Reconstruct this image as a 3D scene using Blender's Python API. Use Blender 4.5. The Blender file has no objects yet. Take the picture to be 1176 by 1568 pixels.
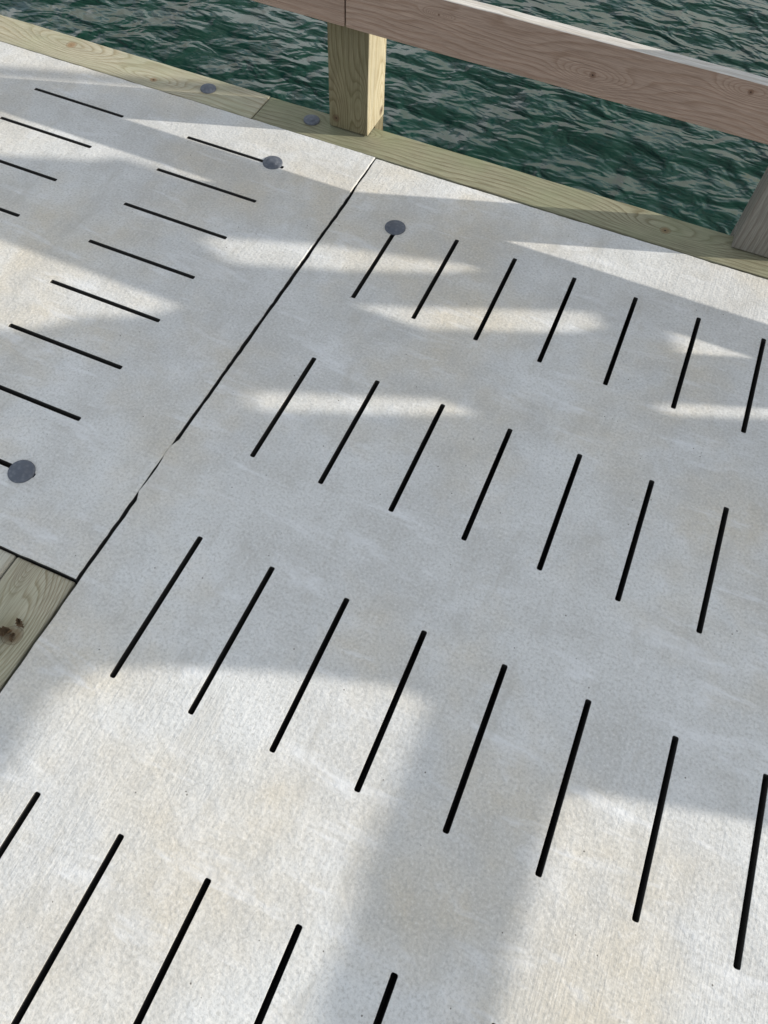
import bpy, bmesh, math, random
from mathutils import Vector, Matrix
from mathutils import noise as mn
random.seed(7)
S=1.5
sc=bpy.context.scene
col=bpy.context.collection
AZ=math.radians(20); EL=math.radians(22.7)

# ---------------- node helpers ----------------
class N:
    def __init__(s,name):
        s.m=bpy.data.materials.new(name); s.m.use_nodes=True
        s.t=s.m.node_tree; s.b=s.t.nodes['Principled BSDF']; s.o=s.t.nodes['Material Output']
        s.tc=s.t.nodes.new('ShaderNodeTexCoord')
    def n(s,t,**k):
        x=s.t.nodes.new(t)
        for a,b in k.items(): setattr(x,a,b)
        return x
    def l(s,a,b): s.t.links.new(a,b)
    def set(s,sock,v):
        if isinstance(v,bpy.types.NodeSocket): s.l(v,sock)
        else: sock.default_value=v
    def mapv(s,scale=(1,1,1),loc=(0,0,0),rot=(0,0,0),src=None):
        m=s.n('ShaderNodeMapping'); m.inputs['Scale'].default_value=scale; m.inputs['Location'].default_value=loc
        m.inputs['Rotation'].default_value=rot
        s.l(src or s.tc.outputs['Object'],m.inputs['Vector']); return m.outputs[0]
    def noise(s,scale,detail=4,rough=.5,vec=None,dist=0):
        x=s.n('ShaderNodeTexNoise'); x.inputs['Scale'].default_value=scale; x.inputs['Detail'].default_value=detail
        x.inputs['Roughness'].default_value=rough; x.inputs['Distortion'].default_value=dist
        s.l(vec if vec is not None else s.tc.outputs['Object'],x.inputs['Vector']); return x.outputs['Fac']
    def vor(s,scale,vec=None,feature='F1',rand=1):
        x=s.n('ShaderNodeTexVoronoi',feature=feature); x.inputs['Scale'].default_value=scale
        x.inputs['Randomness'].default_value=rand
        s.l(vec if vec is not None else s.tc.outputs['Object'],x.inputs['Vector']); return x
    def ramp(s,f,stops,interp='LINEAR'):
        r=s.n('ShaderNodeValToRGB'); r.color_ramp.interpolation=interp
        e=r.color_ramp.elements
        while len(e)<len(stops): e.new(.5)
        for i,(p,c) in enumerate(stops):
            e[i].position=p
            e[i].color=(c,c,c,1) if isinstance(c,(int,float)) else (*c,1)
        s.l(f,r.inputs[0]); return r.outputs[0]
    def math(s,op,a,b=0,c=0,clamp=False):
        x=s.n('ShaderNodeMath',operation=op,use_clamp=clamp)
        s.set(x.inputs[0],a); s.set(x.inputs[1],b)
        if op in('MULTIPLY_ADD',): s.set(x.inputs[2],c)
        return x.outputs[0]
    def mix(s,f,a,b,blend='MIX'):
        x=s.n('ShaderNodeMix',data_type='RGBA',blend_type=blend)
        s.set(x.inputs[0],f)
        for sk,v in ((x.inputs[6],a),(x.inputs[7],b)):
            if isinstance(v,tuple): sk.default_value=(*v,1)
            else: s.l(v,sk)
        return x.outputs[2]
    def bump(s,h,strength,dist,prev=None):
        x=s.n('ShaderNodeBump'); x.inputs['Strength'].default_value=strength; x.inputs['Distance'].default_value=dist
        s.l(h,x.inputs['Height'])
        if prev is not None: s.l(prev,x.inputs['Normal'])
        return x.outputs[0]

# ---------------- materials ----------------
def concrete():
    n=N('concrete')
    big=n.noise(1.3,2,.6); med=n.noise(7,4,.68); fine=n.noise(150,2,.7)
    c=n.mix(n.ramp(big,[(.35,0.),(.65,1.)]),(.545,.545,.53),(.625,.63,.615))
    c=n.mix(n.ramp(n.noise(1.9,4,.65,vec=n.mapv(loc=(3.3,1.2,0))),[(.46,0.),(.66,.65)]),c,(.57,.505,.39))
    c=n.mix(n.ramp(med,[(.30,.6),(.52,0.)]),c,(.46,.45,.42))
    c=n.mix(n.ramp(med,[(.54,0.),(.75,.6)]),c,(.71,.715,.71))
    c=n.mix(n.ramp(fine,[(.3,.55),(.5,0.)]),c,(.37,.36,.335))
    c=n.mix(n.ramp(fine,[(.53,0.),(.75,.45)]),c,(.80,.79,.76))
    # trowel scuffs and dull streaks
    sc1=n.noise(1,4,.7,vec=n.mapv(scale=(3.2,15,1),rot=(0,0,.5),loc=(9,4,0)),dist=.5)
    c=n.mix(n.ramp(sc1,[(.56,0.),(.70,.5)]),c,(.76,.77,.78))
    sc2=n.noise(1,3,.7,vec=n.mapv(scale=(14,4,1),rot=(0,0,-.25),loc=(2,7,0)),dist=.4)
    c=n.mix(n.ramp(sc2,[(.28,.4),(.43,0.)]),c,(.43,.415,.375))
    v=n.vor(38); spk=n.ramp(v.outputs['Distance'],[(.05,1.),(.08,0.)])
    sel=n.ramp(n.noise(9,1,.5,vec=n.mapv(loc=(1,2,0))),[(.58,0.),(.59,.85)])
    c=n.mix(n.math('MULTIPLY',spk,sel),c,(.10,.09,.075))
    n.l(c,n.b.inputs['Base Color']); n.b.inputs['Roughness'].default_value=.9
    n.b.inputs['Specular IOR Level'].default_value=.25
    brv=n.mapv(scale=(200,2.5,3),rot=(0,0,.03)); br=n.noise(1,2,.5,vec=brv)
    brm=n.ramp(n.noise(1.2,1,.5,vec=n.mapv(loc=(4,-3,0))),[(.43,.05),(.58,1.)])
    brh=n.math('MULTIPLY',br,brm)
    h=n.math('ADD',n.noise(75,3,.62),n.math('MULTIPLY',brh,.45))
    h=n.math('ADD',h,n.math('MULTIPLY',med,3.2))
    n.l(n.bump(h,.6,.0030),n.b.inputs['Normal']); return n.m
M_CON=concrete()
def simple(name,c,r=.7,metal=0):
    n=N(name); f=n.noise(60,3,.6)
    n.l(n.mix(f,tuple(x*.7 for x in c),tuple(min(1,x*1.25) for x in c)),n.b.inputs['Base Color'])
    n.b.inputs['Roughness'].default_value=r; n.b.inputs['Metallic'].default_value=metal
    n.l(n.bump(f,.3,.002),n.b.inputs['Normal']); return n.m
M_SLOT=simple('slot_shade_concrete',(.04,.037,.033),.9)  # dark colour stands in for shade in the slots; covers panel sides too
M_ADDED_BACKING=simple('added_slot_backing_dark',(.012,.012,.013),.6)  # near-black for the blocks added below the panels

def wood(name,light,dark,seed=0,freq=55,warpamp=4.0,knot=(.10,.06,.035),knots=(),green=0.0,crackcol=(.03,.02,.015),contrast=1.0,checks=.8,kflow=5.5):
    n=N(name)
    sep=n.n('ShaderNodeSeparateXYZ'); n.l(n.tc.outputs['Object'],sep.inputs[0])
    warp=n.noise(1,2,.5,vec=n.mapv(scale=(1.5,5,5),loc=(seed*3.1,seed*2,0)))
    warp2=n.noise(1,3,.6,vec=n.mapv(scale=(7,30,30),loc=(seed*5,seed,3)))
    r=n.math('ADD',sep.outputs['Y'],n.math('MULTIPLY',sep.outputs['Z'],.6))
    h=n.math('ADD',n.math('MULTIPLY',r,freq),n.math('MULTIPLY',warp,warpamp*2.2))
    h=n.math('ADD',h,n.math('MULTIPLY',warp2,.9))
    kd=None
    for (kx,ky,kz,kr) in knots:
        sub=n.n('ShaderNodeVectorMath',operation='SUBTRACT'); n.l(n.tc.outputs['Object'],sub.inputs[0]); sub.inputs[1].default_value=(kx,ky,kz)
        ml=n.n('ShaderNodeVectorMath',operation='MULTIPLY'); n.l(sub.outputs[0],ml.inputs[0]); ml.inputs[1].default_value=(.30,1,1)
        ln=n.n('ShaderNodeVectorMath',operation='LENGTH'); n.l(ml.outputs[0],ln.inputs[0])
        d=n.math('DIVIDE',ln.outputs['Value'],kr)
        e=n.math('POWER',2.718,n.math('MULTIPLY',n.math('MULTIPLY',d,d),-.13))
        h=n.math('ADD',h,n.math('MULTIPLY',e,kflow))
        ln2=n.n('ShaderNodeVectorMath',operation='LENGTH'); n.l(sub.outputs[0],ln2.inputs[0])
        d2=n.math('ADD',n.math('DIVIDE',ln2.outputs['Value'],kr),n.math('MULTIPLY',n.math('SUBTRACT',warp2,.5),.9))
        kd=d2 if kd is None else n.math('MINIMUM',kd,d2)
    fr=n.math('FRACT',h)
    ring=n.ramp(fr,[(0,.0),(.5,.2),(.85,1.),(1.,0.)])
    c=n.mix(n.math('MULTIPLY',ring,contrast),light,dark)
    tone=n.noise(1,3,.6,vec=n.mapv(scale=(2,12,12),loc=(seed*2,8,1)))
    c=n.mix(n.ramp(tone,[(.35,0.),(.7,.55)]),c,tuple(x*.68 for x in light))
    fib=n.noise(1,3,.7,vec=n.mapv(scale=(12,380,380),loc=(seed,0,0)))
    c=n.mix(n.ramp(fib,[(.35,.5),(.55,0.)]),c,tuple(x*.6 for x in dark))
    c=n.mix(n.ramp(fib,[(.55,0.),(.75,.4)]),c,tuple(min(1,x*1.3) for x in light))
    if green: c=n.mix(n.ramp(n.noise(5,3,.6,vec=n.mapv(loc=(seed,3,3))),[(.4,0.),(.7,green)]),c,tuple(light[i]*(.72,.82,.70)[i] for i in range(3)))
    if kd is not None:
        c=n.mix(n.ramp(kd,[(.55,.75),(1.05,0.)]),c,knot)
        c=n.mix(n.ramp(kd,[(.12,1.),(.26,0.)]),c,crackcol)
        rg=n.ramp(kd,[(.80,0.),(.92,.5),(1.1,0.)]); c=n.mix(rg,c,tuple(x*.6 for x in knot))
    ck=n.noise(1,2,.5,vec=n.mapv(scale=(2.2,75,75),loc=(seed*7,1,1)))
    ckm=n.ramp(ck,[(.745,0.),(.765,1.)])
    c=n.mix(n.math('MULTIPLY',ckm,checks),c,crackcol)
    n.l(c,n.b.inputs['Base Color']); n.b.inputs['Roughness'].default_value=.8; n.b.inputs['Specular IOR Level'].default_value=.25
    b=n.bump(n.math('ADD',n.math('MULTIPLY',ring,.5),n.math('SUBTRACT',fib,n.math('MULTIPLY',ckm,2.*checks))),.6,.0016)
    n.l(b,n.b.inputs['Normal']); return n.m

# ---------------- geometry helpers ----------------
def link(o,parent=None):
    col.objects.link(o)
    if parent: o.parent=parent
    return o
def mesh_obj(name,bm,mats,parent=None,smooth=False):
    me=bpy.data.meshes.new(name); bm.to_mesh(me); bm.free()
    for m in (mats if isinstance(mats,(list,tuple)) else [mats]): me.materials.append(m)
    if smooth:
        for p in me.polygons: p.use_smooth=True
    return link(bpy.data.objects.new(name,me),parent)
def beam(name,p0,p1,w,t,mat,parent=None,up=(0,0,1),bev=.004,seg=40,wob=.0012):
    p0=Vector(p0);p1=Vector(p1);L=(p1-p0).length
    X=(p1-p0).normalized(); Z=Vector(up); Y=Z.cross(X).normalized(); Z=X.cross(Y)
    bm=bmesh.new(); bmesh.ops.create_cube(bm,size=1)
    for v in bm.verts: v.co=Vector((v.co.x*L,v.co.y*w,v.co.z*t))
    bmesh.ops.bevel(bm,geom=bm.edges[:],offset=bev,segments=3,affect='EDGES',profile=.5)
    for i in range(1,seg):
        x=-L/2+L*i/seg
        bmesh.ops.bisect_plane(bm,geom=bm.verts[:]+bm.edges[:]+bm.faces[:],plane_co=(x,0,0),plane_no=(1,0,0))
    off=random.random()*50
    for v in bm.verts:
        q=v.co*1.0
        v.co.y+=wob*mn.noise(Vector((q.x*9+off,q.y*20,q.z*20)))
        v.co.z+=wob*mn.noise(Vector((q.x*9+off+9,q.y*20,q.z*20)))
    o=mesh_obj(name,bm,mat,parent,smooth=False)
    M=Matrix((X,Y,Z)).transposed().to_4x4(); M.translation=(p0+p1)/2
    o.matrix_world=M
    return o

W=.0087/2
def slot_loop(cx,cy,L,ax,e=0):
    r=W+e; h=L/2; k=W*.55
    h+=e
    q=[(h-k,-r),(h-k*.3,-r+k*.3),(h,-r+k),(h,r-k),(h-k*.3,r-k*.3),(h-k,r)]
    pts=q+[(-a,-b) for a,b in q]
    if ax=='y': pts=[(-b,a) for a,b in pts]
    return [(cx+a,cy+b) for a,b in pts]
def panel(name,x0,x1,y0,y1,slots,chips=()):
    n=110
    pts=[];nrm=[]
    def side(a,b,nn):
        for i in range(n):
            t=i/n; pts.append((a[0]+(b[0]-a[0])*t,a[1]+(b[1]-a[1])*t)); nrm.append(nn)
    side((x0,y0),(x1,y0),(0,-1));side((x1,y0),(x1,y1),(1,0));side((x1,y1),(x0,y1),(0,1));side((x0,y1),(x0,y0),(-1,0))
    outer=[]
    for (p,q) in zip(pts,nrm):
        j=.0012*mn.noise(Vector((p[0]*14,p[1]*14,x0*3)))+.0013*mn.noise(Vector((p[0]*70,p[1]*70,x0*3)))
        for (cx,cy,r,d) in chips:
            dd=abs(p[1]-cy)
            if abs(p[0]-cx)<.01 and dd<r: j+=d
        outer.append((p[0]+q[0]*j,p[1]+q[1]*j))
    cxm=(x0+x1)/2; cym=(y0+y1)/2
    def inset(l,e): return [(cxm+(a-cxm)*(1-e/abs(x1-x0)*2),cym+(b-cym)*(1-e/abs(y1-y0)*2)) for a,b in l]
    loops=[(inset(outer,.0018),outer)]
    for s in slots: loops.append((slot_loop(*s,e=.0003),slot_loop(*s)))
    bm=bmesh.new(); top=[];bot=[]
    for k,(a,b) in enumerate(loops):
        va=[bm.verts.new((x*S,y*S,0)) for x,y in a]
        vb=[bm.verts.new((x*S,y*S,-.0026 if k==0 else -.0008)) for x,y in b]
        vc=[bm.verts.new((x*S,y*S,-.10)) for x,y in b]
        m=len(va)
        for i in range(m):
            j=(i+1)%m
            f1=bm.faces.new((va[i],vb[i],vb[j],va[j])); f2=bm.faces.new((vb[i],vc[i],vc[j],vb[j]))
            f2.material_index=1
        for L,vv in ((top,va),(bot,vc)):
            for i in range(m): L.append(bm.edges.get((vv[i],vv[(i+1)%m])))
    bmesh.ops.triangle_fill(bm,edges=top,use_beauty=True,normal=(0,0,1))
    bmesh.ops.triangle_fill(bm,edges=bot,use_beauty=True,normal=(0,0,-1))
    bmesh.ops.recalc_face_normals(bm,faces=bm.faces[:])
    beam('added_slot_backing',((x0+.02)*S,cym*S,-.62),((x1-.02)*S,cym*S,-.62),(y1-y0-.05)*S,1.0,M_ADDED_BACKING,None,bev=.05,seg=2)  # unseen dark block added under the panel so its slots read black
    return mesh_obj(name,bm,[M_CON,M_SLOT])

slots=[]
for k in range(8):
    x=-.4270+.1243*k
    for (a,b) in ((.9405,1.181),(.540,.776),(.1350,.3767),(-.268,-.029)):
        slots.append((x,(a+b)/2,b-a,'y'))
panel('concrete_deck_panel',-.5525,.566,-.434,1.3470,slots,chips=[(-.5525,.4545,.053,.0042),(-.5525,1.29,.06,.0030),(-.5525,.50,.012,.0020),(-.5525,.405,.008,.002)])
sl=[(x+1.125,y,L,a) for x,y,L,a in slots]
panel('concrete_deck_panel',.572,1.69,-.434,1.3470,sl)
sl=[(x,y-1.787,L,a) for x,y,L,a in slots]
panel('concrete_deck_panel',-.5525,.566,-2.222,-.440,sl)
slots=[]
for k in range(8):
    y=.3625+.12365*k
    for (a,b) in ((-.9605,-.7225),(-1.362,-1.125),(-1.765,-1.528),(-2.168,-1.93)):
        slots.append(((a+b)/2,y,b-a,'x'))
panel('concrete_deck_panel',-2.338,-.5592,.2395,1.3515,slots)

# ---------------- bolts ----------------
def bolt_mat():
    n=N('galvanized_steel')
    f=n.noise(60,4,.65); v=n.vor(90)
    c=n.mix(f,(.06,.07,.09),(.14,.155,.185)); c=n.mix(n.ramp(v.outputs['Distance'],[(.15,.4),(.5,0.)]),c,(.20,.215,.24))
    n.l(c,n.b.inputs['Base Color']); n.b.inputs['Metallic'].default_value=.2
    n.l(n.ramp(f,[(.3,.50),(.7,.7)]),n.b.inputs['Roughness']); n.b.inputs['Specular IOR Level'].default_value=.4
    n.l(n.bump(n.noise(110,3,.6),.6,.002),n.b.inputs['Normal']); return n.m
M_B=bolt_mat()
def bolt(x,y,r=.0215,z=0):
    bm=bmesh.new(); prof=[(1.0,-.001),(1.0,.0025),(.97,.0042),(.8,.0052),(.55,.0060),(.50,.0078),(.3,.0084)]
    rings=[]
    for (q,h) in prof: rings.append([bm.verts.new((q*r*S*math.cos(a),q*r*S*math.sin(a),h)) for a in [2*math.pi*i/40 for i in range(40)]])
    for a,b in zip(rings,rings[1:]):
        for i in range(40): bm.faces.new((a[i],a[(i+1)%40],b[(i+1)%40],b[i]))
    bm.faces.new(rings[-1])
    s0=[bm.verts.new((.3*r*S*math.cos(a),.3*r*S*math.sin(a),0)) for a in [2*math.pi*i/16 for i in range(16)]]
    s1=[bm.verts.new((v.co.x,v.co.y,-.02)) for v in s0]
    for i in range(16): bm.faces.new((s0[i],s1[i],s1[(i+1)%16],s0[(i+1)%16]))
    bmesh.ops.recalc_face_normals(bm,faces=bm.faces[:])
    o=mesh_obj('carriage_bolt',bm,M_B,smooth=True); o.location=(x*S,y*S,z); o.rotation_euler=(random.uniform(-.03,.03),random.uniform(-.03,.03),random.random()*6)
for p in ((-.4305,1.1575),(-.7500,1.2315),(-.7455,.3605),(.4431,1.1575),(-2.10,1.2315),(-2.10,.3605)): bolt(*p)
for p in ((-1.012,1.409),(-.744,1.410),(-2.0,1.41),(.9,1.41)): bolt(*p,r=.0185,z=-.003)

# ---------------- timber edge ----------------
yc=(1.3545+1.452)/2
m1=wood('curb_timber_pale',(.47,.44,.33),(.30,.255,.16),1,40,4.,knots=[(.62,.02,.07,.022),(1.0,-.03,.07,.014),(-.25,.0,.07,.014)],green=.5,knot=(.26,.15,.07))
m2=wood('curb_timber_olive',(.31,.30,.205),(.16,.14,.08),2,50,3.5,knots=[((.08-.165)*S,.0,.07,.018),(-1.2,.03,.07,.01)],green=.6,knot=(.18,.115,.055))
beam('timber_edge_beam',(-2.75*S,yc*S,-.073),(-.8715*S,yc*S,-.073),.0975*S,.14,m1)
beam('timber_edge_beam',(-.8695*S,yc*S,-.075),(1.2*S,yc*S,-.075),.0975*S,.14,m2)
beam('timber_edge_beam',(1.203*S,yc*S,-.074),(3.2*S,yc*S,-.074),.0975*S,.14,m1)
m3=wood('dock_timber_knotty',(.46,.43,.325),(.27,.225,.14),3,60,5.,knots=[(.463*S,-.028,.07,.022),(.57*S,.035,.07,.007)],green=.4,knot=(.20,.14,.08),kflow=7.5)
m4=wood('dock_timber_pale',(.56,.54,.45),(.40,.36,.27),4,40,4.)
beam('dock_timber',(-.612*S,-.9*S,-.082),(-.612*S,.2365*S,-.082),.103*S,.14,m3)
for i in range(8):
    x=-.7175-.104*i
    beam('dock_timber',(x*S,-.9*S,-.080-.002*(i%2)),(x*S,.2365*S,-.080-.002*(i%2)),.1015*S,.14,m4 if i%2==0 else m3,seg=16)
M_LEAF=simple('dry_leaf',(.13,.085,.045),.85)
def leaf(x,y,z,L,rot,curl):
    bm=bmesh.new(); rows=[]
    for i in range(13):
        t=i/12; w=math.sin(math.pi*min(1,t*1.03))**.7*(1+.35*math.sin(t*31)) if 0<t<.97 else 0; w=max(w,.03)*L*.26
        r=[]
        for k in range(-3,4):
            u=k/3
            px=(t-.5)*L; py=u*w+.1*L*math.sin(t*3); pz=curl*L*(abs(u)**1.6)*.30+curl*L*.25*math.sin(t*6+u*2)*.5+.05*L*mn.noise(Vector((px*200,py*200,x)))
            r.append(bm.verts.new((px,py,pz)))
        rows.append(r)
    for a,b in zip(rows,rows[1:]):
        for i in range(6): bm.faces.new((a[i],a[i+1],b[i+1],b[i]))
    lo=min(v.co.z for v in bm.verts)
    for v in bm.verts: v.co.z-=lo
    o=mesh_obj('dry_leaf',bm,M_LEAF,smooth=True); o.location=(x*S,y*S,z); o.rotation_euler=(.0,.0,rot)
leaf(-.604,.120,-.011,.055,1.0,.8); leaf(-.590,.150,-.011,.026,2.6,1.0); leaf(-.597,.096,-.011,.024,.2,.9); leaf(-.588,.128,-.011,.02,1.9,.9)

# ---------------- railing ----------------
rail=bpy.data.objects.new('wooden_railing',None); link(rail)
mp=[wood('post_timber_olive',(.225,.195,.12),(.105,.08,.038),5,60,2.5,knots=[(-.50,.045,.07,.014),(-.45,-.04,.06,.010)],green=.4),
    wood('post_timber_grey',(.25,.235,.205),(.16,.14,.115),8,60,2.5)]
M_POST_SUN=wood('post_timber_sunlit',(.50,.455,.32),(.36,.30,.18),31,45,2.5,knots=[(-.505,-.07,-.045,.016)])  # paler copy of the post timber, sunlight put into the colour
def post(x,mat):
    a=(x)*S
    o=beam('post',(a,(1.41+.047)*S,-.001),(a,(1.41+.047)*S,.71*S),.141,.141,mat,rail,up=(0,-1,0),bev=.004)
    o.data.materials.append(M_POST_SUN)
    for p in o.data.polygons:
        if p.normal.y<-.6: p.material_index=1     # +X side painted paler as if sunlit
    beam('post_leg',(a,(1.4545+.024)*S,-1.4),(a,(1.4545+.024)*S,-.002),.141,.075,mat,rail,up=(0,-1,0),bev=.004,seg=10)
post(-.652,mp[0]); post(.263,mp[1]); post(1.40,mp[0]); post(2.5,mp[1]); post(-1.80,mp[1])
r1=wood('rail_redwood_a',(.40,.29,.225),(.30,.195,.14),11,60,3.,knot=(.18,.10,.06),knots=[(.30,.0,.02,.011)],contrast=.8,checks=.5)
r2=wood('rail_redwood_b',(.41,.30,.235),(.29,.19,.135),12,62,6.,knot=(.15,.08,.05),knots=[(-.795,-.016,.019,.010),(-.395,.045,.019,.008),(-1.25,.03,.019,.004)],contrast=.95,checks=.3,kflow=7)
ry=(1.385+.0125)*S; rz=.2765*S
beam('rail_board',(-2.4*S,ry,rz),(-.6485*S,ry,rz),.14,.0375,r1,rail,up=(0,-1,0),bev=.003)
beam('rail_board',(-.6455*S,ry,rz-.001),(1.40*S,ry,rz-.001),.14,.0375,r2,rail,up=(0,-1,0),bev=.003)
beam('rail_board',(1.403*S,ry,rz),(2.9*S,ry,rz),.14,.0375,r1,rail,up=(0,-1,0),bev=.003)
beam('cap_rail',(-2.4*S,1.445*S,.7235*S),(.27*S,1.445*S,.7235*S),.185,.0375,r1,rail,bev=.003)
beam('cap_rail',(.272*S,1.445*S,.7235*S),(2.9*S,1.445*S,.7235*S),.185,.0375,r2,rail,bev=.003)
M_PALE=wood('pale_timber',(.72,.69,.64),(.56,.51,.44),21,50,3.,checks=.3)
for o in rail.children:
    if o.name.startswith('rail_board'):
        o.data.materials.append(M_PALE)
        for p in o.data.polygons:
            if p.normal.y>.6: p.material_index=1     # paler upper face

# ---------------- unseen sheet added off to the right; holes shaped to dapple the deck ----------------
POLY=[[(-1.36,1.094),(-1.265,1.125),(-1.02,1.135),(-1.083,1.075),(-1.276,1.0),(-1.9,.77),(-1.9,.90)],
[(-1.9,.47),(-1.203,0.777),(-1.065,0.84),(-0.978,0.87),(-0.893,0.865),(-0.737,0.855),(-0.718,0.775),(-0.765,0.725),(-0.855,0.685),(-0.889,0.645),(-0.95,0.60),(-1.055,0.57),(-1.9,.27)],
[(-0.770,0.960),(-0.556,1.042),(-0.225,1.128),(-0.30,1.078),(-0.45,1.010),(-0.671,.925)],
[(-.495,.890),(-.30,.972),(.0,1.105),(.03,1.075),(-.035,1.03),(-.309,.912),(-.47,.843)],
[(-.49,.660),(-.169,.791),(-.034,.845),(-.036,.820),(-.255,.716),(-.474,.626)],
[(.173,.942),(.434,1.05),(.8,1.2),(.8,1.15),(.434,1.022),(.173,.915)],
[(.15,1.14),(.8,1.14),(.8,1.12),(.401,1.09),(.190,1.04)],
[(-.448,.140),(-.314,.200),(-.187,.245),(-.077,.278),(-.010,.285),(-.009,.040),(.003,-.157),(.003,-.6),(-.5,-.6),(-.522,-.110),(-.483,-.033),(-.480,.085)],
[(.194,.235),(.245,.262),(.396,.30),(.8,.37),(.8,-.6),(.210,-.6),(.204,-.097),(.192,.076)]]
def inp(x,y,p):
    c=False;j=len(p)-1
    for i in range(len(p)):
        a,b=p[i],p[j]
        if (a[1]>y)!=(b[1]>y) and x<(b[0]-a[0])*(y-a[1])/(b[1]-a[1])+a[0]: c=not c
        j=i
    return c
X0=2.0; tA=math.tan(AZ); kz=math.tan(EL)/math.cos(AZ)
bm=bmesh.new(); vs={}
step=.0085
def V(i,j):
    if (i,j) not in vs:
        px=-1.9+i*step; py=-.5+j*step
        vs[(i,j)]=bm.verts.new((X0*S,(py+(X0-px)*tA)*S,(X0-px)*kz*S))
    return vs[(i,j)]
for i in range(int(2.45/step)):
    for j in range(int(1.64/step)):
        px=-1.9+(i+.5)*step; py=-.5+(j+.5)*step
        if py>(1.128 if px>-.52 else 1.105): continue
        if any(inp(px,py,p) for p in POLY): continue
        bm.faces.new((V(i,j),V(i+1,j),V(i+1,j+1),V(i,j+1)))
M_C=simple('gobo_cloth',(.62,.60,.55),.9)
gobo=bpy.data.objects.new('shadow_gobo',None); link(gobo)
mesh_obj('gobo_sheet',bm,M_C,gobo)
for (px,py) in ((-1.9,1.1),(.55,-.5)):
    y=(py+(X0-px)*tA)*S; z=(X0-px)*kz*S
    beam('gobo_pole',(X0*S+.03,y,-1.5),(X0*S+.03,y,z+.05),.06,.06,M_B,gobo,up=(1,0,0),bev=.02,seg=4)  # made-up supports for the added sheet

# ---------------- water ----------------
def water():
    n=N('water')
    rot=.35
    v1=n.mapv(scale=(1,1.9,1),rot=(0,0,rot)); v2=n.mapv(scale=(1,1.5,1),rot=(0,0,rot-.7),loc=(4,2,0)); v3=n.mapv(scale=(1.2,1,1),rot=(0,0,rot+.9),loc=(1,5,0))
    a=n.noise(1.6,2,.5,vec=v1,dist=.3); b=n.noise(4.2,2,.45,vec=v2,dist=.8); c=n.noise(11,1,.5,vec=v1,dist=.4); e=n.noise(2.9,1,.5,vec=v3,dist=.5)
    amp=n.ramp(n.noise(.9,2,.6,vec=n.mapv(loc=(2,8,0))),[(.35,.55),(.65,1.25)])
    h=n.math('ADD',n.math('MULTIPLY',b,.072),n.math('MULTIPLY',c,.017))
    h=n.math('ADD',n.math('MULTIPLY',h,amp),n.math('ADD',n.math('MULTIPLY',a,.11),n.math('MULTIPLY',e,.06)))
    n.l(n.bump(h,1.,1.),n.b.inputs['Normal'])
    m=n.noise(.8,2,.5)
    n.l(n.mix(m,(.002,.019,.012),(.004,.033,.021)),n.b.inputs['Base Color'])
    n.b.inputs['Roughness'].default_value=.05; n.b.inputs['IOR'].default_value=1.33
    n.b.inputs['Specular IOR Level'].default_value=.30
    return n.m
bm=bmesh.new(); R=400
vs4=[bm.verts.new(p) for p in ((-R,-R,0),(R,-R,0),(R,R,0),(-R,R,0))]; bm.faces.new(vs4)
w=mesh_obj('water',bm,water()); w.location=(0,0,-1.0)

# ---------------- light: sky, with bright cloud noise added to raise the ambient ----------------
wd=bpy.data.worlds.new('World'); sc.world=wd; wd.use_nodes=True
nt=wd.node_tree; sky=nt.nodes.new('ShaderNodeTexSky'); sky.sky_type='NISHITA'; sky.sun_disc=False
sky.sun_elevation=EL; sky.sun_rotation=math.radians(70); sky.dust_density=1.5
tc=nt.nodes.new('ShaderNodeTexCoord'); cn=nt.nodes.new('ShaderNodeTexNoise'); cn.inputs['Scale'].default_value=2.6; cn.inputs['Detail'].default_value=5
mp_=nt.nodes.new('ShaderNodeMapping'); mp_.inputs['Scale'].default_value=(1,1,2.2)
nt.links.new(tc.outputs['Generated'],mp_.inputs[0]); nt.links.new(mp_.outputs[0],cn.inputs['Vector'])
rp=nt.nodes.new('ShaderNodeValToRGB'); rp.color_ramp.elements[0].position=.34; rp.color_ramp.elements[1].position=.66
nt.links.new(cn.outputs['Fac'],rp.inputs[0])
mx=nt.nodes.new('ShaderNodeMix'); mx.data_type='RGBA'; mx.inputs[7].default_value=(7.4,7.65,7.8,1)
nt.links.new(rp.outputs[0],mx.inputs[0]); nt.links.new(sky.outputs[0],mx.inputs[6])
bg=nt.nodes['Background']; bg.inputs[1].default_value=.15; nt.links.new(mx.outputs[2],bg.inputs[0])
sd=bpy.data.lights.new('sun','SUN'); sd.energy=4.7; sd.angle=math.radians(.5); sd.color=(1,.94,.85)
so=bpy.data.objects.new('sun',sd); link(so)
d=Vector((math.cos(EL)*math.cos(AZ),math.cos(EL)*math.sin(AZ),math.sin(EL)))
so.rotation_euler=d.to_track_quat('Z','Y').to_euler(); so.location=d*20

# ---------------- camera ----------------
cd=bpy.data.cameras.new('camera'); cd.sensor_fit='VERTICAL'; cd.sensor_height=24; cd.lens=24*1106/1568
cd.clip_end=2000; cd.clip_start=.05
co=bpy.data.objects.new('camera',cd); link(co)
M=Matrix(((.9177,-.3625,.1627),(.3954,.7920,-.4652),(.0397,.4912,.8701))).to_4x4(); M.translation=(0,0,S)
co.matrix_world=M; sc.camera=co
sc.view_settings.view_transform='Standard'; sc.view_settings.look='None'; sc.view_settings.exposure=0
